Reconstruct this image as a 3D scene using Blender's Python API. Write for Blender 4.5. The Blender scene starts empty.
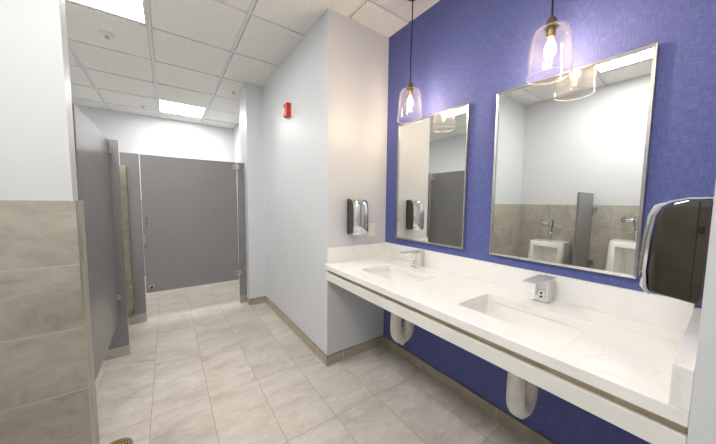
import bpy, bmesh, math, random
from mathutils import Vector, Matrix

random.seed(4)
S = bpy.context.scene
COL = S.collection
PI = math.pi

# ------------------------------------------------------------------ camera, world, exposure
cam_data = bpy.data.cameras.new('camera')
cam = bpy.data.objects.new('camera', cam_data)
COL.objects.link(cam)
YAW, PITCH, ROLL, FPX = 0.6181143, -0.0756228, 0.0109406, 267.862
fwd = Vector((math.sin(YAW) * math.cos(PITCH), math.cos(YAW) * math.cos(PITCH), math.sin(PITCH)))
rgt = Vector((math.cos(YAW), -math.sin(YAW), 0))
upv = rgt.cross(fwd)
r2 = rgt * math.cos(ROLL) + upv * math.sin(ROLL)
u2 = -rgt * math.sin(ROLL) + upv * math.cos(ROLL)
M = Matrix((r2, u2, -fwd)).transposed().to_4x4()
M.translation = Vector((-1.646733, -1.874878, 1.358323))
cam.matrix_world = M
cam_data.sensor_width = 36.0
cam_data.sensor_fit = 'HORIZONTAL'
cam_data.lens = FPX / 716.0 * 36.0
cam_data.clip_start = 0.02
S.camera = cam

world = bpy.data.worlds.new('world')
world.use_nodes = True
world.node_tree.nodes['Background'].inputs[0].default_value = (0.8, 0.85, 0.9, 1)
world.node_tree.nodes['Background'].inputs[1].default_value = 0.3
S.world = world
S.view_settings.view_transform = 'Standard'
S.view_settings.look = 'None'
S.view_settings.gamma = 1.0
S.view_settings.use_curve_mapping = False
S.view_settings.exposure = 1.24
S.cycles.max_bounces = 16
S.cycles.diffuse_bounces = 8
S.cycles.glossy_bounces = 6
S.cycles.transparent_max_bounces = 24
S.cycles.use_denoising = True

PANEL_POWER = 14.0      # emission of the lay-in ceiling lights
BULB_POWER = 650.0      # emission of the pendant filaments

# ------------------------------------------------------------------ materials
def lin(c):
    return tuple(((v / 255.0) / 12.92 if v / 255.0 <= 0.04045 else ((v / 255.0 + 0.055) / 1.055) ** 2.4) for v in c) + (1.0,)

class NT:
    """Small node-tree writer."""
    def __init__(s, name):
        s.m = bpy.data.materials.new(name)
        s.m.use_nodes = True
        s.t = s.m.node_tree
        s.t.nodes.clear()
        s.out = s.n('ShaderNodeOutputMaterial')
    def n(s, kind, **kw):
        nd = s.t.nodes.new(kind)
        for k, v in kw.items():
            setattr(nd, k, v)
        return nd
    def l(s, a, b):
        s.t.links.new(a, b)
    def principled(s, color=None, rough=0.5, metal=0.0, spec=0.5, coat=0.0):
        b = s.n('ShaderNodeBsdfPrincipled')
        if color is not None:
            b.inputs['Base Color'].default_value = lin(color)
        b.inputs['Roughness'].default_value = rough
        b.inputs['Metallic'].default_value = metal
        b.inputs['Specular IOR Level'].default_value = spec
        b.inputs['Coat Weight'].default_value = coat
        s.l(b.outputs[0], s.out.inputs[0])
        return b
    def coords(s):
        return s.n('ShaderNodeTexCoord').outputs['Object']
    def geo(s):
        return s.n('ShaderNodeNewGeometry').outputs['Position']
    def noise(s, vec, scale, detail=4, rough=0.5, dist=0.0):
        nd = s.n('ShaderNodeTexNoise')
        nd.inputs['Scale'].default_value = scale
        nd.inputs['Detail'].default_value = detail
        nd.inputs['Roughness'].default_value = rough
        nd.inputs['Distortion'].default_value = dist
        s.l(vec, nd.inputs['Vector'])
        return nd.outputs['Fac']
    def ramp(s, fac, stops):
        nd = s.n('ShaderNodeValToRGB')
        e = nd.color_ramp.elements
        while len(e) < len(stops):
            e.new(0.5)
        for el, (p, c) in zip(e, stops):
            el.position = p
            el.color = lin(c) if max(c) > 1.001 or len(c) == 3 else c
        s.l(fac, nd.inputs[0])
        return nd.outputs['Color']
    def mix(s, fac, a, b, mode='MIX'):
        nd = s.n('ShaderNodeMix', data_type='RGBA', blend_type=mode)
        for sock, v in ((nd.inputs[0], fac), (nd.inputs[6], a), (nd.inputs[7], b)):
            if isinstance(v, (int, float)):
                sock.default_value = v
            elif isinstance(v, tuple):
                sock.default_value = lin(v)
            else:
                s.l(v, sock)
        return nd.outputs[2]
    def mapping(s, vec, loc=(0, 0, 0), rot=(0, 0, 0), sc=(1, 1, 1)):
        nd = s.n('ShaderNodeMapping')
        nd.inputs['Location'].default_value = loc
        nd.inputs['Rotation'].default_value = rot
        nd.inputs['Scale'].default_value = sc
        s.l(vec, nd.inputs['Vector'])
        return nd.outputs[0]
    def bump(s, height, bsdf, strength=0.1, dist=0.002):
        nd = s.n('ShaderNodeBump')
        nd.inputs['Strength'].default_value = strength
        nd.inputs['Distance'].default_value = dist
        s.l(height, nd.inputs['Height'])
        s.l(nd.outputs[0], bsdf.inputs['Normal'])

def plain(name, color, rough=0.5, metal=0.0, spec=0.5, var=0.03, scale=6.0, coat=0.0):
    """Painted, plastic or metal surface with a faint procedural unevenness."""
    t = NT(name)
    b = t.principled(color, rough, metal, spec, coat)
    if var:
        f = t.noise(t.coords(), scale, 3)
        a = tuple(max(0, c * (1 - var)) for c in color)
        z = tuple(min(255, c * (1 + var)) for c in color)
        t.l(t.ramp(f, [(0.3, a), (0.7, z)]), b.inputs['Base Color'])
    return t.m

def paint(name, color):
    t = NT(name)
    b = t.principled(color, 0.42, 0, 0.35)
    g = t.geo()
    f = t.noise(g, 1.2, 2)
    t.l(t.ramp(f, [(0.3, tuple(c * 0.985 for c in color)), (0.7, color)]), b.inputs['Base Color'])
    t.bump(t.noise(g, 160, 2), b, 0.05, 0.001)
    return t.m

def tile(name, cw, ch, swap, off, base, dark, light, grout, rough, mortar=0.003):
    """Stone look porcelain tiles; swap picks which world axes the grid runs on."""
    t = NT(name)
    b = t.principled(base, rough, 0, 0.5)
    g = t.geo()
    sep = t.n('ShaderNodeSeparateXYZ')
    t.l(g, sep.inputs[0])
    comb = t.n('ShaderNodeCombineXYZ')
    if swap == 'sum':           # walls: run along x+y, up z
        ad = t.n('ShaderNodeMath', operation='ADD')
        t.l(sep.outputs[0], ad.inputs[0]); t.l(sep.outputs[1], ad.inputs[1])
        t.l(ad.outputs[0], comb.inputs[0]); t.l(sep.outputs[2], comb.inputs[1])
    else:
        t.l(sep.outputs[0], comb.inputs[0]); t.l(sep.outputs[1], comb.inputs[1])
    vec = t.mapping(comb.outputs[0], loc=(-off[0], -off[1], 0))
    br = t.n('ShaderNodeTexBrick', offset=0.0, squash=1.0)
    br.inputs['Scale'].default_value = 1.0
    br.inputs['Mortar Size'].default_value = mortar
    br.inputs['Mortar Smooth'].default_value = 0.1
    br.inputs['Bias'].default_value = 0.0
    br.inputs['Brick Width'].default_value = cw
    br.inputs['Row Height'].default_value = ch
    br.inputs['Color1'].default_value = (0, 0, 0, 1)
    br.inputs['Color2'].default_value = (1, 1, 1, 1)
    br.inputs['Mortar'].default_value = (0.5, 0.5, 0.5, 1)
    t.l(vec, br.inputs['Vector'])
    # every tile shifts the stone pattern
    sh = t.n('ShaderNodeVectorMath', operation='SCALE')
    t.l(br.outputs['Color'], sh.inputs[0]); sh.inputs['Scale'].default_value = 7.0
    add = t.n('ShaderNodeVectorMath', operation='ADD')
    t.l(g, add.inputs[0]); t.l(sh.outputs[0], add.inputs[1])
    st = t.mapping(add.outputs[0], rot=(0.3, 0.2, 0.5), sc=(1.0, 2.6, 1.6))
    n1 = t.noise(st, 2.2, 8, 0.62, 0.6)
    n2 = t.noise(st, 9.0, 8, 0.7, 1.0)
    c1 = t.ramp(n1, [(0.3, dark), (0.5, base), (0.72, light)])
    c2 = t.ramp(n2, [(0.35, dark), (0.65, light)])
    c = t.mix(0.35, c1, c2)
    tone = t.n('ShaderNodeMapRange')
    t.l(br.outputs['Color'], tone.inputs[0])
    tone.inputs[3].default_value = 0.95; tone.inputs[4].default_value = 1.03
    c = t.mix(1.0, c, tone.outputs[0], 'MULTIPLY')
    c = t.mix(br.outputs['Fac'], c, grout)
    t.l(c, b.inputs['Base Color'])
    inv = t.n('ShaderNodeMath', operation='SUBTRACT')
    inv.inputs[0].default_value = 1.0
    t.l(br.outputs['Fac'], inv.inputs[1])
    t.bump(inv.outputs[0], b, 0.4, 0.0012)
    return t.m

MT = {}
MT['paint'] = paint('white_wall_paint', (214, 217, 221))
MT['floor'] = tile('floor_tile', 0.3185, 0.635, 'xy', (-0.8205 - 3.185, 0.14 - 6.35), (202, 195, 186), (170, 162, 151), (219, 213, 206), (160, 151, 140), 0.32, 0.002)
MT['wain'] = tile('wainscot_tile', 0.635, 0.318, 'sum', (-6.35 - 0.05, 1.036 - 3.18), (173, 169, 158), (146, 141, 128), (194, 190, 180), (190, 186, 175), 0.38)
MT['base'] = tile('base_tile', 0.635, 3.0, 'sum', (-6.35 + 0.165, -1.0), (176, 166, 148), (150, 140, 122), (190, 181, 164), (206, 198, 182), 0.4)
MT['steel'] = plain('brushed_steel', (196, 194, 190), 0.28, 1.0, var=0.05, scale=30)
MT['plate'] = plain('satin_grey_plate', (196, 200, 201), 0.3, 0.35, var=0.02)
MT['chrome'] = plain('polished_chrome', (226, 228, 230), 0.08, 1.0, var=0.0)
MT['grey'] = plain('partition_grey', (132, 131, 133), 0.26, 0.0, 0.3, var=0.015, scale=3)
MT['tan_steel'] = plain('tan_steel', (156, 149, 132), 0.35, 0.5, var=0.12, scale=9)
MT['porcelain'] = plain('white_porcelain', (240, 240, 236), 0.12, 0, 0.5, var=0.0, coat=0.3)
MT['black'] = plain('smoke_black_plastic', (34, 30, 22), 0.04, 0, 0.5, var=0.05)
MT['black'].node_tree.nodes['Principled BSDF'].inputs['IOR'].default_value = 2.1
MT['dark'] = plain('dark_taupe_plastic', (84, 78, 66), 0.3, 0, 0.5, var=0.05)
MT['white_plastic'] = plain('white_plastic', (236, 236, 232), 0.35, 0, 0.5, var=0.01)
MT['lam'] = plain('white_laminate', (228, 228, 224), 0.35, 0, 0.5, var=0.02)
MT['tanwood'] = plain('tan_rail', (196, 182, 156), 0.5, 0, 0.4, var=0.06)
MT['red'] = plain('red_plastic', (206, 40, 30), 0.35, 0, 0.5, var=0.03)
MT['cord'] = plain('black_cord', (28, 24, 24), 0.6, 0, 0.4, var=0.1)
MT['brass'] = plain('aged_brass', (136, 120, 92), 0.3, 1.0, var=0.1, scale=40)
MT['brass_light'] = plain('brass_grate', (190, 170, 96), 0.35, 0.7, var=0.1, scale=40)
MT['drain_dark'] = plain('drain_dark', (50, 44, 30), 0.7, 0, 0.3, var=0.1)
MT['bar'] = plain('ceiling_grid_metal', (224, 225, 226), 0.4, 0, 0.4, var=0.0)
MT['trap'] = plain('white_pipe_cover', (232, 230, 224), 0.45, 0, 0.4, var=0.05, scale=14)

def m_blue():
    t = NT('blue_linen_wallcovering')
    b = t.principled((88, 94, 158), 0.6, 0, 0.3)
    g = t.geo()
    h = t.noise(t.mapping(g, sc=(1, 22, 260)), 1.0, 4, 0.6)
    v = t.noise(t.mapping(g, sc=(1, 260, 22)), 1.0, 4, 0.6)
    mx = t.n('ShaderNodeMath', operation='ADD')
    t.l(h, mx.inputs[0]); t.l(v, mx.inputs[1])
    hf = t.n('ShaderNodeMath', operation='MULTIPLY')
    t.l(mx.outputs[0], hf.inputs[0]); hf.inputs[1].default_value = 0.5
    c = t.ramp(hf.outputs[0], [(0.3, (78, 86, 146)), (0.5, (92, 101, 162)), (0.7, (118, 126, 182))])
    t.l(c, b.inputs['Base Color'])
    t.bump(hf.outputs[0], b, 0.25, 0.002)
    return t.m
MT['blue'] = m_blue()

def m_quartz():
    t = NT('white_quartz')
    b = t.principled((236, 235, 232), 0.2, 0, 0.5)
    g = t.geo()
    f = t.noise(g, 5, 8, 0.65, 1.2)
    c = t.ramp(f, [(0.35, (241, 241, 241)), (0.55, (239, 239, 238)), (0.72, (230, 229, 226))])
    sp = t.noise(t.mapping(g, sc=(1, 1, 1)), 70, 2, 0.5)
    big = t.noise(g, 7, 3, 0.5)
    mu = t.n('ShaderNodeMath', operation='MULTIPLY')
    t.l(sp, mu.inputs[0]); t.l(big, mu.inputs[1])
    spots = t.ramp(mu.outputs[0], [(0.40, (0.0, 0.0, 0.0, 1.0)), (0.46, (1.0, 1.0, 1.0, 1.0))])
    sc = t.n('ShaderNodeMath', operation='MULTIPLY')
    t.l(spots, sc.inputs[0]); sc.inputs[1].default_value = 0.35
    c = t.mix(sc.outputs[0], c, (196, 190, 180))
    t.l(c, b.inputs['Base Color'])
    return t.m
MT['quartz'] = m_quartz()

def m_ceiling():
    t = NT('mineral_ceiling_tile')
    b = t.principled((234, 233, 230), 0.85, 0, 0.2)
    g = t.geo()
    f = t.noise(g, 90, 4, 0.6)
    t.l(t.ramp(f, [(0.35, (228, 227, 223)), (0.6, (238, 237, 234))]), b.inputs['Base Color'])
    t.bump(f, b, 0.12, 0.002)
    return t.m
MT['ceil'] = m_ceiling()

def m_emit(name, color, strength):
    t = NT(name)
    e = t.n('ShaderNodeEmission')
    e.inputs[0].default_value = lin(color)
    e.inputs[1].default_value = strength
    t.l(e.outputs[0], t.out.inputs[0])
    return t.m
MT['panel_light'] = m_emit('lit_diffuser', (255, 252, 246), PANEL_POWER)
MT['filament'] = m_emit('glowing_filament', (255, 228, 192), BULB_POWER)

def m_mirror():
    t = NT('mirror_silver')
    b = t.n('ShaderNodeBsdfGlossy')
    b.inputs['Color'].default_value = (0.90, 0.92, 0.90, 1)
    b.inputs['Roughness'].default_value = 0.0
    t.l(b.outputs[0], t.out.inputs[0])
    return t.m
MT['mirror'] = m_mirror()

def m_thin_glass(name, tint, haze, bump):
    """Thin clear glass: reflection by Fresnel, the rest passes straight through."""
    t = NT(name)
    tr = t.n('ShaderNodeBsdfTransparent'); tr.inputs[0].default_value = tint
    gl = t.n('ShaderNodeBsdfGlossy'); gl.inputs['Roughness'].default_value = 0.0
    df = t.n('ShaderNodeBsdfDiffuse'); df.inputs[0].default_value = (0.9, 0.88, 0.88, 1)
    fa = t.n('ShaderNodeLayerWeight'); fa.inputs[0].default_value = 0.5
    pw = t.n('ShaderNodeMath', operation='POWER'); t.l(fa.outputs['Facing'], pw.inputs[0]); pw.inputs[1].default_value = 5.0
    fr = t.n('ShaderNodeMath', operation='MULTIPLY_ADD'); t.l(pw.outputs[0], fr.inputs[0]); fr.inputs[1].default_value = 0.9; fr.inputs[2].default_value = 0.025
    lw = t.n('ShaderNodeLayerWeight'); lw.inputs[0].default_value = 0.25
    if bump:
        g = t.coords()
        bp = t.n('ShaderNodeBump'); bp.inputs['Strength'].default_value = 0.08; bp.inputs['Distance'].default_value = 0.002
        t.l(t.noise(g, 26, 2), bp.inputs['Height'])
        for nd in (gl, fa):
            t.l(bp.outputs[0], nd.inputs['Normal'])
    m0 = t.n('ShaderNodeMixShader')
    hz = t.n('ShaderNodeMath', operation='MULTIPLY_ADD')
    t.l(lw.outputs['Facing'], hz.inputs[0]); hz.inputs[1].default_value = haze * 2.2; hz.inputs[2].default_value = haze * 0.35
    t.l(hz.outputs[0], m0.inputs[0]); t.l(tr.outputs[0], m0.inputs[1]); t.l(df.outputs[0], m0.inputs[2])
    m1 = t.n('ShaderNodeMixShader')
    t.l(fr.outputs[0], m1.inputs[0]); t.l(m0.outputs[0], m1.inputs[1]); t.l(gl.outputs[0], m1.inputs[2])
    t.l(m1.outputs[0], t.out.inputs[0])
    return t.m
MT['rim_glass'] = m_thin_glass('shade_rim_glass', (0.98, 0.98, 0.98, 1), 0.3, False)
MT['glass'] = m_thin_glass('clear_shade_glass', (0.99, 0.985, 0.99, 1), 0.012, True)

def m_bulb():
    t = NT('lit_bulb_glass')
    tr = t.n('ShaderNodeBsdfTransparent'); tr.inputs[0].default_value = (1, 0.95, 0.88, 1)
    em = t.n('ShaderNodeEmission'); em.inputs[0].default_value = (1, 0.82, 0.6, 1); em.inputs[1].default_value = 2.2
    lw = t.n('ShaderNodeLayerWeight'); lw.inputs[0].default_value = 0.4
    iv = t.n('ShaderNodeMath', operation='SUBTRACT'); iv.inputs[0].default_value = 0.55
    t.l(lw.outputs['Facing'], iv.inputs[1])
    mx = t.n('ShaderNodeMixShader')
    cl = t.n('ShaderNodeClamp'); t.l(iv.outputs[0], cl.inputs[0])
    t.l(cl.outputs[0], mx.inputs[0]); t.l(tr.outputs[0], mx.inputs[1]); t.l(em.outputs[0], mx.inputs[2])
    t.l(mx.outputs[0], t.out.inputs[0])
    return t.m
MT['bulb'] = m_bulb()

# ------------------------------------------------------------------ mesh helpers
class MB:
    """Collects shapes in one bmesh, links them as ONE mesh object."""
    def __init__(s):
        s.bm = bmesh.new()
    def box(s, x0, x1, y0, y1, z0, z1):
        v = [s.bm.verts.new((x, y, z)) for z in (z0, z1) for y in (y0, y1) for x in (x0, x1)]
        for f in ((0, 2, 3, 1), (4, 5, 7, 6), (0, 1, 5, 4), (2, 6, 7, 3), (0, 4, 6, 2), (1, 3, 7, 5)):
            s.bm.faces.new([v[i] for i in f])
        return s
    def rings(s, loops, cap0=True, cap1=True, closed=True):
        vs = [[s.bm.verts.new(p) for p in lp] for lp in loops]
        n = len(vs[0])
        for a, b in zip(vs, vs[1:]):
            for i in range(n if closed else n - 1):
                j = (i + 1) % n
                s.bm.faces.new((a[i], a[j], b[j], b[i]))
        if cap0: s.bm.faces.new(vs[0][::-1])
        if cap1: s.bm.faces.new(vs[-1])
        return s
    def cyl(s, p0, p1, r0, r1=None, n=20):
        r1 = r0 if r1 is None else r1
        p0, p1 = Vector(p0), Vector(p1)
        d = (p1 - p0).normalized()
        a = d.orthogonal().normalized(); b = d.cross(a)
        return s.rings([[p + (a * math.cos(2 * PI * k / n) + b * math.sin(2 * PI * k / n)) * r for k in range(n)] for p, r in ((p0, r0), (p1, r1))])
    def tube(s, pts, rad, n=16):
        pts = [Vector(p) for p in pts]
        rad = rad if isinstance(rad, (list, tuple)) else [rad] * len(pts)
        loops = []; a = None
        for i, p in enumerate(pts):
            d = (pts[min(i + 1, len(pts) - 1)] - pts[max(i - 1, 0)]).normalized()
            if a is None: a = d.orthogonal().normalized()
            a = (a - d * a.dot(d)).normalized(); b = d.cross(a)
            loops.append([p + (a * math.cos(2 * PI * k / n) + b * math.sin(2 * PI * k / n)) * rad[i] for k in range(n)])
        return s.rings(loops)
    def lathe(s, prof, c=(0, 0, 0), n=40, cap0=True, cap1=True):
        return s.rings([[(c[0] + r * math.cos(2 * PI * k / n), c[1] + r * math.sin(2 * PI * k / n), c[2] + z) for k in range(n)] for r, z in prof], cap0, cap1)
    def prism_x(s, prof, x0, x1):
        """(y, z) outline extruded along x."""
        return s.rings([[(x, y, z) for y, z in prof] for x in (x0, x1)])
    def build(s, name, mat, parent=None, bevel=0.0, smooth=False, seg=2):
        bmesh.ops.recalc_face_normals(s.bm, faces=s.bm.faces[:])
        if smooth:
            for f in s.bm.faces: f.smooth = True
        me = bpy.data.meshes.new(name)
        s.bm.to_mesh(me); s.bm.free()
        me.materials.append(MT[mat] if isinstance(mat, str) else mat)
        if smooth:
            me.set_sharp_from_angle(angle=math.radians(40))
        o = bpy.data.objects.new(name, me)
        COL.objects.link(o)
        if parent is not None: o.parent = parent
        if bevel:
            md = o.modifiers.new('bevel', 'BEVEL'); md.width = bevel; md.segments = seg; md.limit_method = 'ANGLE'
        return o

def rrect(cx, cy, hx, hy, r, z, n=5):
    pts = []
    for sx, sy, a0 in ((1, 1, 0), (-1, 1, 90), (-1, -1, 180), (1, -1, 270)):
        for k in range(n + 1):
            a = math.radians(a0 + 90 * k / n)
            pts.append((cx + sx * (hx - r) + r * math.cos(a), cy + sy * (hy - r) + r * math.sin(a), z))
    return pts

def thing(name, label, cat, loc=(0, 0, 0), group=None):
    o = bpy.data.objects.new(name, None)
    COL.objects.link(o)
    o.location = loc
    o.empty_display_size = 0.1
    o['label'] = label; o['category'] = cat
    if group: o['group'] = group
    return o

def tag(o, label, cat, group=None):
    o['label'] = label; o['category'] = cat
    if group: o['group'] = group
    return o

def dup(root, loc, label, rotz=0.0):
    c = root.copy(); COL.objects.link(c)
    c.location = loc; c.rotation_euler = (0, 0, rotz); c['label'] = label
    for ch in list(root.children):
        k = ch.copy(); COL.objects.link(k); k.parent = c
        for g in list(ch.children):
            q = g.copy(); COL.objects.link(q); q.parent = k
    return c

def struct(name, mb, mat, bevel=0.0):
    o = mb.build(name, mat, None, bevel)
    o['kind'] = 'structure'
    return o

# ------------------------------------------------------------------ the setting
H = 2.81
XL, YR, YF, XF = -2.80, -3.20, 4.15, -3.55     # urinal wall, rear wall, far wall, far left wall
AX, CX, CY = -0.6114, -0.8165, 1.696           # corridor wall face, column face
YE = -1.845                                    # face of the short return wall beside the vanity
PX, PY = -2.006, -0.030                        # tiled corner of the wall end at the left

struct('floor', MB().box(XF - .1, .1, YR - .1, YF + .1, -.08, 0), 'floor')
# ceiling: lay-in tiles with reveal edges, light cells left open
gx0, gdx, gy0, gdy = -1.717, 0.642, 0.41, 0.666
LIGHTS = {(-1, 0), (0, 4), (-1, -3)}
cb = MB()
cb.box(XF - .1, .1, YR - .1, YF + .1, H + .02, H + .12)
for i in range(-3, 3):
    for j in range(-6, 6):
        x0 = gx0 + gdx * i; y0 = gy0 + gdy * j
        if (i, j) in LIGHTS: continue
        g = .017
        cb.box(max(x0 + g, XF), min(x0 + gdx - g, 0), max(y0 + g, YR), min(y0 + gdy - g, YF), H - .004, H + .021)
struct('ceiling', cb, 'ceil', 0.0)
bb = MB()
for i in range(-2, 3):
    x = gx0 + gdx * i
    bb.box(x - .012, x + .012, YR, YF, H + .002, H + .0205)
for j in range(-5, 6):
    y = gy0 + gdy * j
    bb.box(XF, 0, y - .012, y + .012, H + .0025, H + .0205)
struct('trim_1', bb, 'bar')

struct('wall_right', MB().box(0, .1, YE, 0, 0, H + .02), 'blue')
struct('wall_corridor', MB().box(AX, .1, 0, 2.06, 0, H + .02), 'paint')
struct('wall_column', MB().box(CX, AX, CY, 2.06, 0, H + .02), 'paint')
struct('wall_far_right', MB().box(-.5, -.4, 2.06, YF, 0, H + .02), 'paint')
struct('wall_far', MB().box(XF - .1, -.4, YF, YF + .1, 0, H + .02), 'paint')
struct('wall_far_left', MB().box(XF - .1, XF, PY, YF, 0, H + .02), 'paint')
struct('wall_left', MB().box(XL - .1, XL, YR, PY + .008, 0, H + .02), 'paint')
struct('wall_rear', MB().box(XL - .1, .1, YR - .1, YR, 0, H + .02), 'paint')
struct('wall_near', MB().box(-.648, .1, YR, YE, 0, H + .02), 'paint')
struct('wall_divider', MB().box(XF, -2.018, PY + .008, .078, 0, H + .02), 'paint')
WT = 1.348
t2 = MB().box(XL, PX, PY, PY + .008, 0, WT)
t2.box(-2.018, PX, PY + .008, .110, 0, WT)
struct('trim_2', t2, 'wain')
struct('trim_3', MB().box(XL, XL + .012, YR, PY, 0, WT), 'wain')
struct('trim_4', MB().box(XF, -.5, YF - .012, YF, 0, WT), 'wain')
# thin metal edge strip on the tiled corner
struct('trim_5', MB().box(PX - .001, PX + .0015, PY - .0015, PY + .010, 0, WT + .001), 'steel')

BH = .082
struct('baseboard_right', MB().box(-.012, 0, YE, -.012, 0, BH), 'base')
struct('baseboard_end', MB().box(AX - .012, 0, -.012, 0, 0, BH), 'base')
struct('baseboard_corridor', MB().box(AX - .012, AX, 0, CY - .012, 0, BH), 'base')
struct('baseboard_column', MB().box(CX - .012, AX, CY - .012, CY, 0, BH), 'base')
struct('baseboard_column_side', MB().box(CX - .012, CX, CY, 2.06, 0, BH), 'base')
struct('baseboard_far_right', MB().box(-.512, -.5, 2.06, YF - .012, 0, BH), 'base')
mt = MB().box(-.0135, 0, YE, -.0135, BH, BH + .003)
mt.box(AX - .0135, 0, -.0135, 0, BH, BH + .003)
mt.box(AX - .0135, AX, -.0135, CY - .0135, BH, BH + .003)
mt.box(CX - .0135, AX, CY - .0135, CY, BH, BH + .003)
struct('trim_6', mt, 'tan_steel')

# ------------------------------------------------------------------ ceiling lights
def ceiling_light(i, j, label):
    x0, y0 = gx0 + gdx * i, gy0 + gdy * j
    cx, cy = x0 + gdx / 2, y0 + gdy / 2
    t = thing('ceiling_light', label, 'ceiling light', (cx, cy, H + .02), 'lay-in ceiling lights')
    a, b, w = gdx / 2 - .013, gdy / 2 - .013, .018
    f = MB()
    for q in ((-a, a, -b, -b + w), (-a, a, b - w, b), (-a, -a + w, -b + w, b - w), (a - w, a, -b + w, b - w)):
        f.box(q[0], q[1], q[2], q[3], -.024, 0)
    f.build('frame', 'bar', t)
    MB().box(-a + w, a - w, -b + w, b - w, -.018, -.001).build('diffuser', 'panel_light', t)
    return t
ceiling_light(-1, 0, 'square lit ceiling panel nearest the camera, at the top left above the grey side panel')
ceiling_light(0, 4, 'small looking square lit ceiling panel at the far end above the stall')
ceiling_light(-1, -3, 'square lit ceiling panel over the urinals, seen only in the large mirror')


# ------------------------------------------------------------------ vanity
def plate(mb, xs, ys, holes, z0, z1):
    """Slab on a grid of cells with some cells left out."""
    vt = {}; vb = {}
    for i, x in enumerate(xs):
        for j, y in enumerate(ys):
            vt[i, j] = mb.bm.verts.new((x, y, z1)); vb[i, j] = mb.bm.verts.new((x, y, z0))
    nx, ny = len(xs) - 1, len(ys) - 1
    solid = lambda i, j: 0 <= i < nx and 0 <= j < ny and (i, j) not in holes
    for i in range(nx):
        for j in range(ny):
            if not solid(i, j): continue
            mb.bm.faces.new((vt[i, j], vt[i + 1, j], vt[i + 1, j + 1], vt[i, j + 1]))
            mb.bm.faces.new((vb[i, j], vb[i, j + 1], vb[i + 1, j + 1], vb[i + 1, j]))
            for (di, dj, p, q) in ((-1, 0, (i, j + 1), (i, j)), (1, 0, (i + 1, j), (i + 1, j + 1)), (0, -1, (i, j), (i + 1, j)), (0, 1, (i + 1, j + 1), (i, j + 1))):
                if not solid(i + di, j + dj):
                    mb.bm.faces.new((vt[p], vt[q], vb[q], vb[p]))
    return mb

ZC = .86
SX0, SX1 = -.495, -.215
SINK_Y = (-.52, -1.335)
SH = .226
van = thing('vanity_counter', 'long white quartz vanity counter running along the blue wall', 'counter', (0, 0, 0))
ys = [YE + .0005, SINK_Y[1] - SH, SINK_Y[1] + SH, SINK_Y[0] - SH, SINK_Y[0] + SH, -.0005]
plate(MB(), [-.64, SX0, SX1, -.0005], ys, {(1, 1), (1, 3)}, ZC - .04, ZC).build('worktop', 'quartz', van, .003)
MB().box(-.02, -.0005, YE + .036, -.021, ZC, .988).build('backsplash', 'quartz', van, .002)
MB().box(-.612, -.0005, -.02, -.0005, ZC, .988).build('side_splash', 'quartz', van, .002)
MB().box(-.64, -.0005, YE + .0005, YE + .035, ZC + .0002, .967).build('side_splash', 'quartz', van, .002)
MB().box(-.625, -.607, YE + .001, -.001, .728, .788).build('fascia', 'lam', van, .002)
r = MB().box(-.6065, -.585, YE + .001, -.001, .735, ZC - .04)
r.build('support_rail', 'tanwood', van)
for y in (-.95,):
    MB().box(-.585, -.0005, y - .02, y + .02, .735, ZC - .04).build('support_bracket', 'lam', van)

def sink(y, label):
    t = thing('sink', label, 'sink', ((SX0 + SX1) / 2, y, ZC - .04), 'undermount sinks')
    hx, hy = (SX1 - SX0) / 2 + .006, SH + .006
    inner = [(hx, hy, .03, 0), (hx - .004, hy - .004, .032, -.05), (hx - .014, hy - .016, .05, -.10), (hx - .04, hy - .05, .06, -.122), (.05, .06, .045, -.128)]
    outer = [(.06, .07, .05, -.142), (hx - .03, hy - .04, .06, -.136), (hx, hy, .06, -.11), (hx + .010, hy + .010, .045, -.05), (hx + .012, hy + .012, .04, -.014), (hx + .02, hy + .02, .04, -.012), (hx + .02, hy + .02, .04, 0)]
    lp = [rrect(0, 0, a, b, c, z - .0006) for a, b, c, z in inner]
    lo = [rrect(0, 0, a, b, c, z - .0006) for a, b, c, z in outer]
    m = MB()
    m.rings(lp, cap0=False, cap1=True)
    m.rings(lo, cap0=True, cap1=False)
    m.rings([lo[-1], lp[0]], False, False)
    m.build('basin', 'porcelain', t, 0, True)
    d = MB().lathe([(.022, -.1285), (.022, -.1262), (.016, -.1255), (.014, -.1275), (.004, -.1272)], n=24)
    d.build('drain_ring', 'chrome', t, 0, True)
    return t
sink(SINK_Y[0], 'undermount rectangular white sink farther away, near the end wall')
sink(SINK_Y[1], 'undermount rectangular white sink closer to the camera, below the larger looking mirror')

def faucet(y, label):
    t = thing('faucet', label, 'faucet', (-.09, y, ZC + .0002), 'square chrome faucets')
    MB().box(-.032, .030, -.034, .034, 0, .004).build('base_plate', 'chrome', t, .001)
    b = MB().rings([rrect(0, 0, .026, .029, .005, z) for z in (.004, .012, .10, .114)])
    b.build('body', 'chrome', t, 0, True)
    MB().rings([rrect(-.055, 0, .100, .036, .003, z) for z in (.120, .1255)]).build('spout_plate', 'plate', t, .0008)
    MB().box(-.04, .022, -.02, .02, .113, .1202).build('spout_neck', 'chrome', t)
    p = MB().box(-.0285, -.0255, -.018, .012, .018, .06).build('sensor_plate', 'white_plastic', t, .001)
    for z in (.029, .047):
        MB().cyl((-.0300, -.003, z), (-.0280, -.003, z), .0055, n=14).build('sensor_eye', 'cord', p)
    return t
faucet(-.470, 'square chrome faucet with flat spout behind the far sink, under the far mirror')
faucet(-1.331, 'square chrome sensor faucet with flat spout behind the closer sink')

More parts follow.
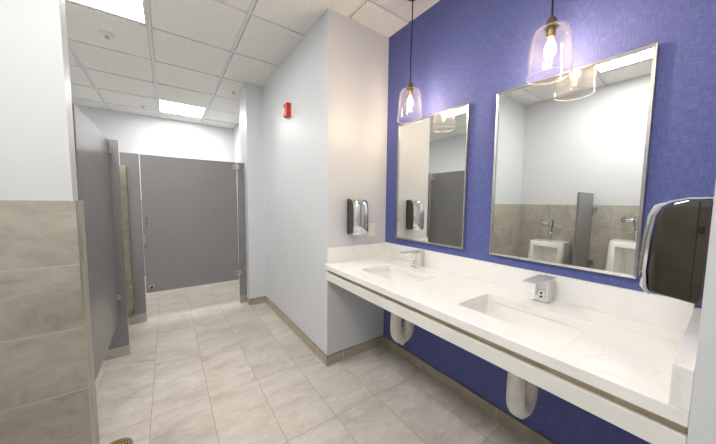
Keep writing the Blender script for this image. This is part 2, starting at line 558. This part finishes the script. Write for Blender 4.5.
def trap(y, label):
    t = thing('drain_pipe', label, 'drain pipe', (-.36, y, 0), 'white covered sink drains')
    R = .066; X = .022
    pts = [(X, 0, .676), (X, 0, .60), (X, 0, .54), (X, 0, .47)]
    for k in range(1, 12):
        a = PI + PI * k / 12
        pts.append((X + R + R * math.cos(a), 0, .440 + R * math.sin(a)))
    pts += [(X + 2 * R, 0, .452), (X + 2 * R, 0, .47)]
    for k in range(1, 5):
        a = PI - PI / 2 * k / 4
        pts.append((X + 2 * R + .05 + .05 * math.cos(a), 0, .47 + .05 * math.sin(a)))
    pts.append((.359, 0, .52))
    rad = [.036, .037, .039, .041] + [.041, .042, .043, .044, .045, .046, .045, .044, .043, .042, .041] + [.040, .038] + [.034] * 4 + [.030]
    MB().tube(pts, rad, 20).build('pipe_cover', 'trap', t, 0, True)
    MB().tube([(X + R, 0, .334), (X + R, 0, .324), (X + R, 0, .314)], [.022, .020, .012], 18).build('clean_out_cap', 'trap', t, 0, True)
    MB().tube([(X + 2 * R, 0, .459), (X + 2 * R, 0, .456), (X + 2 * R, 0, .444), (X + 2 * R, 0, .441)], [.038, .0415, .0415, .038], 20).build('cover_seam', 'trap', t, 0, True)
    MB().cyl((.346, 0, .52), (.3595, 0, .52), .055).build('wall_flange', 'trap', t, .003)
    return t
trap(SINK_Y[0], 'white covered drain trap under the counter nearer the end wall')
trap(SINK_Y[1], 'white covered drain trap under the counter closer to the camera')

# ------------------------------------------------------------------ mirrors
def mirror(y0, y1, z0, z1, label, turn):
    t = thing('wall_mirror', label, 'mirror', (0, (y0 + y1) / 2, z0), 'framed vanity mirrors')
    hy, h, w = (y1 - y0) / 2, z1 - z0, .011
    f = MB()
    o = [(-hy, 0), (hy, 0), (hy, h), (-hy, h)]; i = [(-hy + w, w), (hy - w, w), (hy - w, h - w), (-hy + w, h - w)]
    for k in range(4):
        a, b, c, d = o[k], o[(k + 1) % 4], i[(k + 1) % 4], i[k]
        f.rings([[(-.0003, *a), (-.0003, *b), (-.0003, *c), (-.0003, *d)], [(-.024, *a), (-.024, *b), (-.021, *c), (-.021, *d)]])
    f.build('frame', 'steel', t)
    g = MB().box(-.004, .004, -hy + w, hy - w, w, h - w).build('glass', 'mirror', t)
    g.location = (-.012, 0, 0); g.rotation_euler = (0, 0, turn)
    return t
mirror(-.822, -.164, 1.042, 2.008, 'smaller looking framed mirror on the blue wall nearer the end wall', 0.0)
mirror(-1.650, -1.005, 1.042, 2.008, 'larger looking framed mirror on the blue wall, showing two urinals', math.radians(0.5))

# ------------------------------------------------------------------ pendant lamps
def pendant(x, y, label):
    t = thing('pendant_lamp', label, 'pendant lamp', (x, y, 1.945), 'clear glass pendant lamps')
    top = H - .004 - 1.945
    MB().lathe([(.058, top), (.058, top - .006), (.05, top - .022), (.012, top - .028)], n=32).build('canopy', 'brass', t, 0, True)
    MB().tube([(0, 0, top - .02), (.003, 0, top * .75), (-.002, .002, top * .5), (0, 0, .262)], .0042, 10).build('cord', 'cord', t, 0, True)
    MB().lathe([(.005, .268), (.009, .265), (.011, .256), (.017, .250), (.020, .243), (.021, .230), (.026, .224), (.028, .216)], n=28).build('socket_cap', 'brass', t, 0, True)
    so = MB().lathe([(.016, .216), (.018, .21), (.018, .178), (.015, .172)], n=24).build('socket', 'brass', t, 0, True)
    prof = [(.088, 0.0), (.0875, .02), (.0845, .07), (.080, .125), (.0765, .165), (.0735, .188), (.068, .202), (.056, .211), (.038, .2155), (.027, .2165)]
    th = .0028
    inner = [(max(r - th, .02), z - (th if k > 5 else 0)) for k, (r, z) in enumerate(prof)]
    m = MB().rings([[(r * math.cos(2 * PI * k / 56), r * math.sin(2 * PI * k / 56), z) for k in range(56)] for r, z in prof + inner[::-1]], False, False)
    sh = m.build('shade', 'glass', t, 0, True)
    MB().rings([[((.0858 + .0022 * math.cos(b)) * math.cos(2 * PI * k / 56), (.0858 + .0022 * math.cos(b)) * math.sin(2 * PI * k / 56), .0022 * math.sin(b)) for k in range(56)] for b in [2 * PI * q / 8 for q in range(9)]], False, False).build('rim', 'rim_glass', sh, 0, True)
    bl = MB().lathe([(.012, .176), (.015, .165), (.024, .145), (.029, .122), (.029, .105), (.022, .085), (.010, .074), (.002, .072)], n=28)
    b = bl.build('bulb', 'bulb', t, 0, True)
    fl = MB()
    for k in range(4):
        a = PI / 4 + PI / 2 * k
        fl.tube([(.007 * math.cos(a), .007 * math.sin(a), .150), (.010 * math.cos(a + .3), .010 * math.sin(a + .3), .122), (.007 * math.cos(a), .007 * math.sin(a), .095)], .0024, 8)
    fl.build('filament', 'filament', b)
    return t
pendant(-.21, -.479, 'clear glass pendant lamp hanging in front of the far mirror, nearer the end wall')
pendant(-.19, -1.332, 'clear glass pendant lamp hanging in front of the large mirror, closer to the camera')

# ------------------------------------------------------------------ wall dispensers (built facing -y, back at y = 0)
def dispenser(loc, label):
    t = thing('towel_dispenser', label, 'dispenser', loc, 'black and chrome wall dispensers')
    w = .070
    MB().box(-w + .004, w - .004, -.020, -.0005, .012, .296).build('back_plate', 'dark', t, .004)
    p = [(-.006, .298), (-.045, .297), (-.075, .288), (-.092, .275), (-.102, .245), (-.109, .17), (-.112, .075), (-.108, .026), (-.098, .010), (-.012, -.002), (-.006, .03)]
    MB().prism_x([(y + (.006 if y < -.06 else 0), z - (.004 if z > .1 else -.002)) for y, z in p], -w, w).build('body', 'black', t, .003)
    # chrome front shell: a band along the profile, thin on top, wider and crowned down the front
    out = [(-.008, .3015), (-.045, .3005), (-.076, .2915), (-.095, .278), (-.106, .246), (-.113, .17), (-.116, .075), (-.112, .022), (-.100, .004)]
    inn = [(-.008, .2975), (-.045, .2965), (-.073, .2870), (-.090, .274), (-.100, .245), (-.1065, .17), (-.109, .075), (-.105, .026), (-.095, .009)]
    secs = []
    for k in range(-6, 7):
        f = k / 6
        c = .016 * (1 - f * f)
        secs.append([((w + .002) * f, y - c * min(1, max(0, (-y - .03) / .06)), z) for y, z in out] + [((w + .002) * f, y, z) for y, z in inn[::-1]])
    sh = MB().rings(secs).build('cover', 'chrome', t, 0, True)
    MB().prism_x([(-.1235, .205), (-.1180, .240), (-.110, .240), (-.113, .205)], -.018, .018).build('sight_window', 'black', sh, .001)
    for s in (-1, 1):
        lt = MB().box(min(s * w, s * (w + .004)), max(s * w, s * (w + .004)), -.026, -.014, .20, .222)
        lt.build('latch', 'cord', t, .001)
        sm = MB().box(min(s * w, s * (w + .0008)), max(s * w, s * (w + .0008)), -.027, -.0245, .015, .288)
        sm.build('seam_strip', 'cord', t)
    return t
dd = dispenser((-.362, 0, 1.086), 'black and chrome dispenser on the white end wall left of the far mirror')
dup(dd, (-.380, YE, 1.080), 'big black and chrome dispenser at the right edge beside the large mirror', PI).scale = (1, 1.08, 1)

# switch plate beside the far dispenser
sw = thing('outlet_cover', 'white rectangular outlet cover on the end wall beside the black dispenser', 'outlet', (-.166, 0, 1.11))
MB().box(-.037, .037, -.006, -.0003, -.06, .06).build('cover_plate', 'white_plastic', sw, .002)
MB().box(-.017, .017, -.009, -.005, -.034, .034).build('insert', 'white_plastic', sw, .001)

# fire alarm on the corridor wall
fa = thing('fire_alarm', 'small red fire alarm box high on the white corridor wall', 'alarm', (AX, .786, 2.196))
MB().box(-.006, -.0004, -.058, .058, -.006, .134).build('mounting_plate', 'white_plastic', fa, .002)
MB().box(-.050, -.006, -.050, .050, .0, .128).build('housing', 'red', fa, .006)
MB().box(-.058, -.049, .010, .040, .03, .09).build('strobe_lens', 'white_plastic', fa, .004)
cu = bpy.data.curves.new('lettering', 'FONT')
cu.body = 'F\nI\nR\nE'; cu.size = .034; cu.space_line = .72; cu.align_x = 'CENTER'; cu.extrude = .0006
tmp = bpy.data.objects.new('lettering', cu)
COL.objects.link(tmp)
me = bpy.data.meshes.new_from_object(tmp.evaluated_get(bpy.context.evaluated_depsgraph_get()))
bpy.data.objects.remove(tmp)
me.materials.clear(); me.materials.append(MT['white_plastic'])
lt = bpy.data.objects.new('lettering', me); COL.objects.link(lt); lt.parent = fa
# text x -> -y (reads left to right when looking along +x), text y -> z
lt.matrix_local = Matrix(((0, 0, -1, -.0506), (-1, 0, 0, -.016), (0, 1, 0, .084), (0, 0, 0, 1)))

# sprinkler heads
def sprinkler(x, y, label, r):
    t = thing('sprinkler_head', label, 'sprinkler', (x, y, H - .004), 'ceiling sprinklers')
    MB().lathe([(r, 0), (r, -.004), (r * .8, -.010), (.014, -.012)], n=32).build('escutcheon', 'bar' if r > .05 else 'steel', t, 0, True)
    MB().lathe([(.010, -.010), (.010, -.022), (.004, -.026)], n=16).build('nozzle', 'steel', t, 0, True)
    MB().lathe([(.018, -.032), (.018, -.034)], n=20).build('deflector', 'steel', t)
    MB().tube([(-.008, 0, -.012), (-.012, 0, -.024), (0, 0, -.034)], .002, 8).build('frame_arm', 'steel', t)
    MB().tube([(.008, 0, -.012), (.012, 0, -.024), (0, 0, -.034)], .002, 8).build('frame_arm', 'steel', t)
sprinkler(-2.03, 1.44, 'round ceiling sprinkler just beyond the large lit panel', .058)
sprinkler(-1.91, 3.58, 'small ceiling sprinkler left of the far lit panel', .03)
sprinkler(-.87, 2.12, 'ceiling sprinkler beside the top of the white column', .03)

# ------------------------------------------------------------------ toilet partitions
PT, PB = 1.842, .32
sp = thing('partition_panel', 'tall grey partition panel seen at a slant behind the tiled wall end', 'partition', (-2.03, .110, PB))
MB().box(-.0125, .0125, .0005, .998, 0, PT - PB).build('panel', 'grey', sp, .002)
for z in (.21, 1.43):
    MB().box(.0125, .03, .966, .998, z - .02, z + .02).build('bracket', 'steel', sp, .002)

def pilaster(name_loc, x0, x1, y, label, shoe_h, thick=.03, strip=False):
    t = thing('pilaster', label, 'pilaster', ((x0 + x1) / 2, y, 0), 'grey stall pilasters')
    a = (x1 - x0) / 2
    MB().box(-a, a, 0, thick, .012, PT).build('post', 'grey', t, .002)
    MB().box(-a - .004, a + .004, -.004, thick + .004, 0, shoe_h).build('shoe', 'steel', t, .002)
    return t
p1 = pilaster(None, -2.13, -1.964, 1.110, 'nearest grey pilaster, at the end of the slanted grey panel', .088)
p2 = pilaster(None, -2.032, -1.880, 1.845, 'grey pilaster on the latch side of the stall door, behind a tan channel', .10)
ch = MB().box(-.094, -.088, -.055, .0, .185, 1.705)
ch.box(-.094, -.028, -.055, -.049, .185, 1.705); ch.box(-.034, -.028, -.049, 0, .185, 1.705)
ch.build('edge_channel', 'tan_steel', p2, .002)
MB().box(-.085, -.035, -.062, -.004, .10, .182).build('pivot_block', 'tan_steel', p2, .004)
for z in (.57, .43):
    MB().cyl((-.036, -.055, z), (-.036, -.061, z), .010, n=14).build('bolt', 'steel', p2, .001)
p3 = pilaster(None, -.902, -.8185, 1.845, 'narrow grey pilaster on the hinge side against the white column', .10)
for z in (.46, 1.75):
    MB().box(.028, .0412, -.020, -.0005, z - .022, z + .022).build('bracket', 'steel', p3, .002)

dr = thing('stall_door', 'wide grey toilet stall door standing closed at the end of the corridor', 'door', (-.905, 1.846, PB))
MB().box(-.966, -.008, 0, .025, 0, PT - PB - .003).build('panel', 'grey', dr, .002)
for z in (.092, 1.46):
    h = MB().box(-.050, -.010, -.008, 0, z - .034, z + .034).box(-.004, .022, -.014, -.003, z - .03, z + .03)
    h.cyl((-.010, -.008, z - .036), (-.010, -.008, z + .036), .008, n=14)
    hb = h.build('hinge', 'steel', dr, .0015)
    MB().cyl((-.034, -.008, z), (-.034, -.0125, z), .0085, n=12).build('screw', 'cord', hb)
MB().box(-.962, -.945, -.006, 0, .55, .66).build('latch_plate', 'steel', dr, .001)
MB().tube([(-.935, -.001, .84), (-.935, -.024, .835), (-.935, -.026, .79), (-.935, -.024, .745), (-.935, -.001, .74)], .005, 10).build('pull_handle', 'steel', dr, 0, True)
cs = MB().box(-.940, -.895, -.004, 0, .045, .085).build('stop_plate', 'steel', dr, .001)
MB().cyl((-.917, -.004, .062), (-.917, -.03, .062), .011, .009, n=16).build('bumper', 'cord', cs, .002)

# ------------------------------------------------------------------ urinals on the left wall (seen in the mirror), built facing +x
def urinal(y, rim, label):
    t = thing('urinal', label, 'urinal', (XL + .012, y, rim - .915), 'white wall urinals')
    W = .20; top = .915
    def loop(z, hw, d, r=.05):
        return [(max(px, .0005), py, z) for px, py, _ in rrect(d / 2, 0, d / 2, hw, min(r, d / 2 - .001), z)]
    body = MB()
    outer = [loop(.36, .10, .18), loop(.40, .15, .26), loop(.46, .185, .34), loop(.56, W + .012, .36), loop(.74, W + .006, .32), loop(top - .02, W, .29, .03), loop(top, W - .006, .283, .03)]
    vs = [[body.bm.verts.new(p) for p in lp] for lp in outer]
    n = len(vs[0])
    for a, b in zip(vs, vs[1:]):
        for i in range(n):
            body.bm.faces.new((a[i], a[(i + 1) % n], b[(i + 1) % n], b[i]))
    body.bm.faces.new(vs[0][::-1]); body.bm.faces.new(vs[-1])
    bo = body.build('bowl', 'porcelain', t, 0, True)
    cut = MB().rings([[(.45, -.135, .50), (.45, .135, .50), (.45, .155, .862), (.45, -.155, .862)],
                      [(.20, -.12, .47), (.20, .12, .47), (.20, .135, .845), (.20, -.135, .845)],
                      [(.10, -.07, .52), (.10, .07, .52), (.08, .105, .83), (.08, -.105, .83)]])
    bmesh.ops.recalc_face_normals(cut.bm, faces=cut.bm.faces[:])
    cm = bpy.data.meshes.new('cut'); cut.bm.to_mesh(cm); cut.bm.free()
    co = bpy.data.objects.new('cut', cm); COL.objects.link(co); co.location = (XL + .012, y, rim - .915)
    md = bo.modifiers.new('cut', 'BOOLEAN'); md.operation = 'DIFFERENCE'; md.object = co; md.solver = 'EXACT'
    bpy.context.view_layer.update()
    nm = bpy.data.meshes.new_from_object(bo.evaluated_get(bpy.context.evaluated_depsgraph_get()))
    bo.modifiers.clear(); bo.data = nm
    bpy.data.objects.remove(co)
    nm.materials.clear(); nm.materials.append(MT['porcelain'])
    nm.set_sharp_from_angle(angle=math.radians(35))
    MB().lathe([(.035, 0), (.035, .004), (.006, .005)], (.19, 0, .472), n=20).build('drain_strainer', 'chrome', t, 0, True)
    return t
urinal(-.48, .853, 'white urinal left of the grey divider, seen in the large mirror')
urinal(-1.30, .945, 'white urinal right of the grey divider, beside the near dispenser in the mirror')

def valve(y, rim, label):
    t = thing('flush_valve', label, 'flush valve', (XL + .012, y, rim), 'chrome flush valves')
    MB().cyl((.0005, .115, .235), (.012, .115, .235), .035, n=24).build('wall_flange', 'chrome', t, .002)
    MB().tube([(.01, .115, .235), (.08, .115, .235), (.098, .10, .235), (.10, .08, .235), (.10, .03, .235)], .016, 16).build('supply_pipe', 'chrome', t, 0, True)
    MB().lathe([(.026, .185), (.032, .20), (.032, .262), (.026, .272), (.024, .285), (.010, .294)], (.10, 0, 0), n=28).build('valve_body', 'chrome', t, 0, True)
    MB().lathe([(.030, .10), (.030, .108), (.018, .115), (.018, .16), (.024, .17), (.024, .19)], (.10, 0, 0), n=24).build('vacuum_breaker', 'chrome', t, 0, True)
    MB().tube([(.10, 0, .102), (.10, 0, .05), (.10, 0, .002)], .014, 16).build('down_tube', 'chrome', t, 0, True)
    MB().tube([(.10, -.03, .222), (.11, -.07, .215), (.12, -.13, .208)], [.010, .008, .010], 12).build('lever', 'chrome', t, 0, True)
    MB().lathe([(.028, .0008), (.028, .008), (.015, .012)], (.10, 0, 0), n=24).build('spud_ring', 'chrome', t, 0, True)
    return t
valve(-.47, .853, 'chrome flush valve above the urinal left of the grey divider')
valve(-1.29, .945, 'chrome flush valve above the urinal right of the grey divider')

ud = thing('urinal_divider', 'narrow grey upright divider between the two urinals', 'divider', (XL + .012, -.865, .40))
MB().box(.012, .56, -.0125, .0125, 0, 1.095).build('panel', 'grey', ud, .002)
for z in (.22, .90):
    MB().box(.0005, .06, -.030, -.0127, z - .022, z + .022).box(.0005, .010, -.055, -.0127, z - .022, z + .022).build('bracket', 'chrome', ud, .002)

# ------------------------------------------------------------------ floor drain
fd = thing('floor_drain', 'round brass floor drain grate by the tiled wall end', 'floor drain', (-1.922, -.012, 0))
MB().lathe([(.072, .0003), (.072, .0030), (.060, .0034), (.058, .0008)], n=40).build('rim', 'tan_steel', fd, 0, True)
MB().lathe([(.058, .0002), (.058, .0010)], n=40).build('well', 'drain_dark', fd)
g = MB()
for k in range(-4, 5):
    q = k * .0128; hl = math.sqrt(max(.058 ** 2 - q * q, 0)) - .0005
    g.box(q - .003, q + .003, -hl, hl, .0011, .0030)
for k in range(-2, 3):
    q = k * .024; hl = math.sqrt(max(.058 ** 2 - q * q, 0)) - .0005
    g.box(-hl, hl, q - .0025, q + .0025, .0011, .0028)
g.build('grate', 'brass_light', fd)
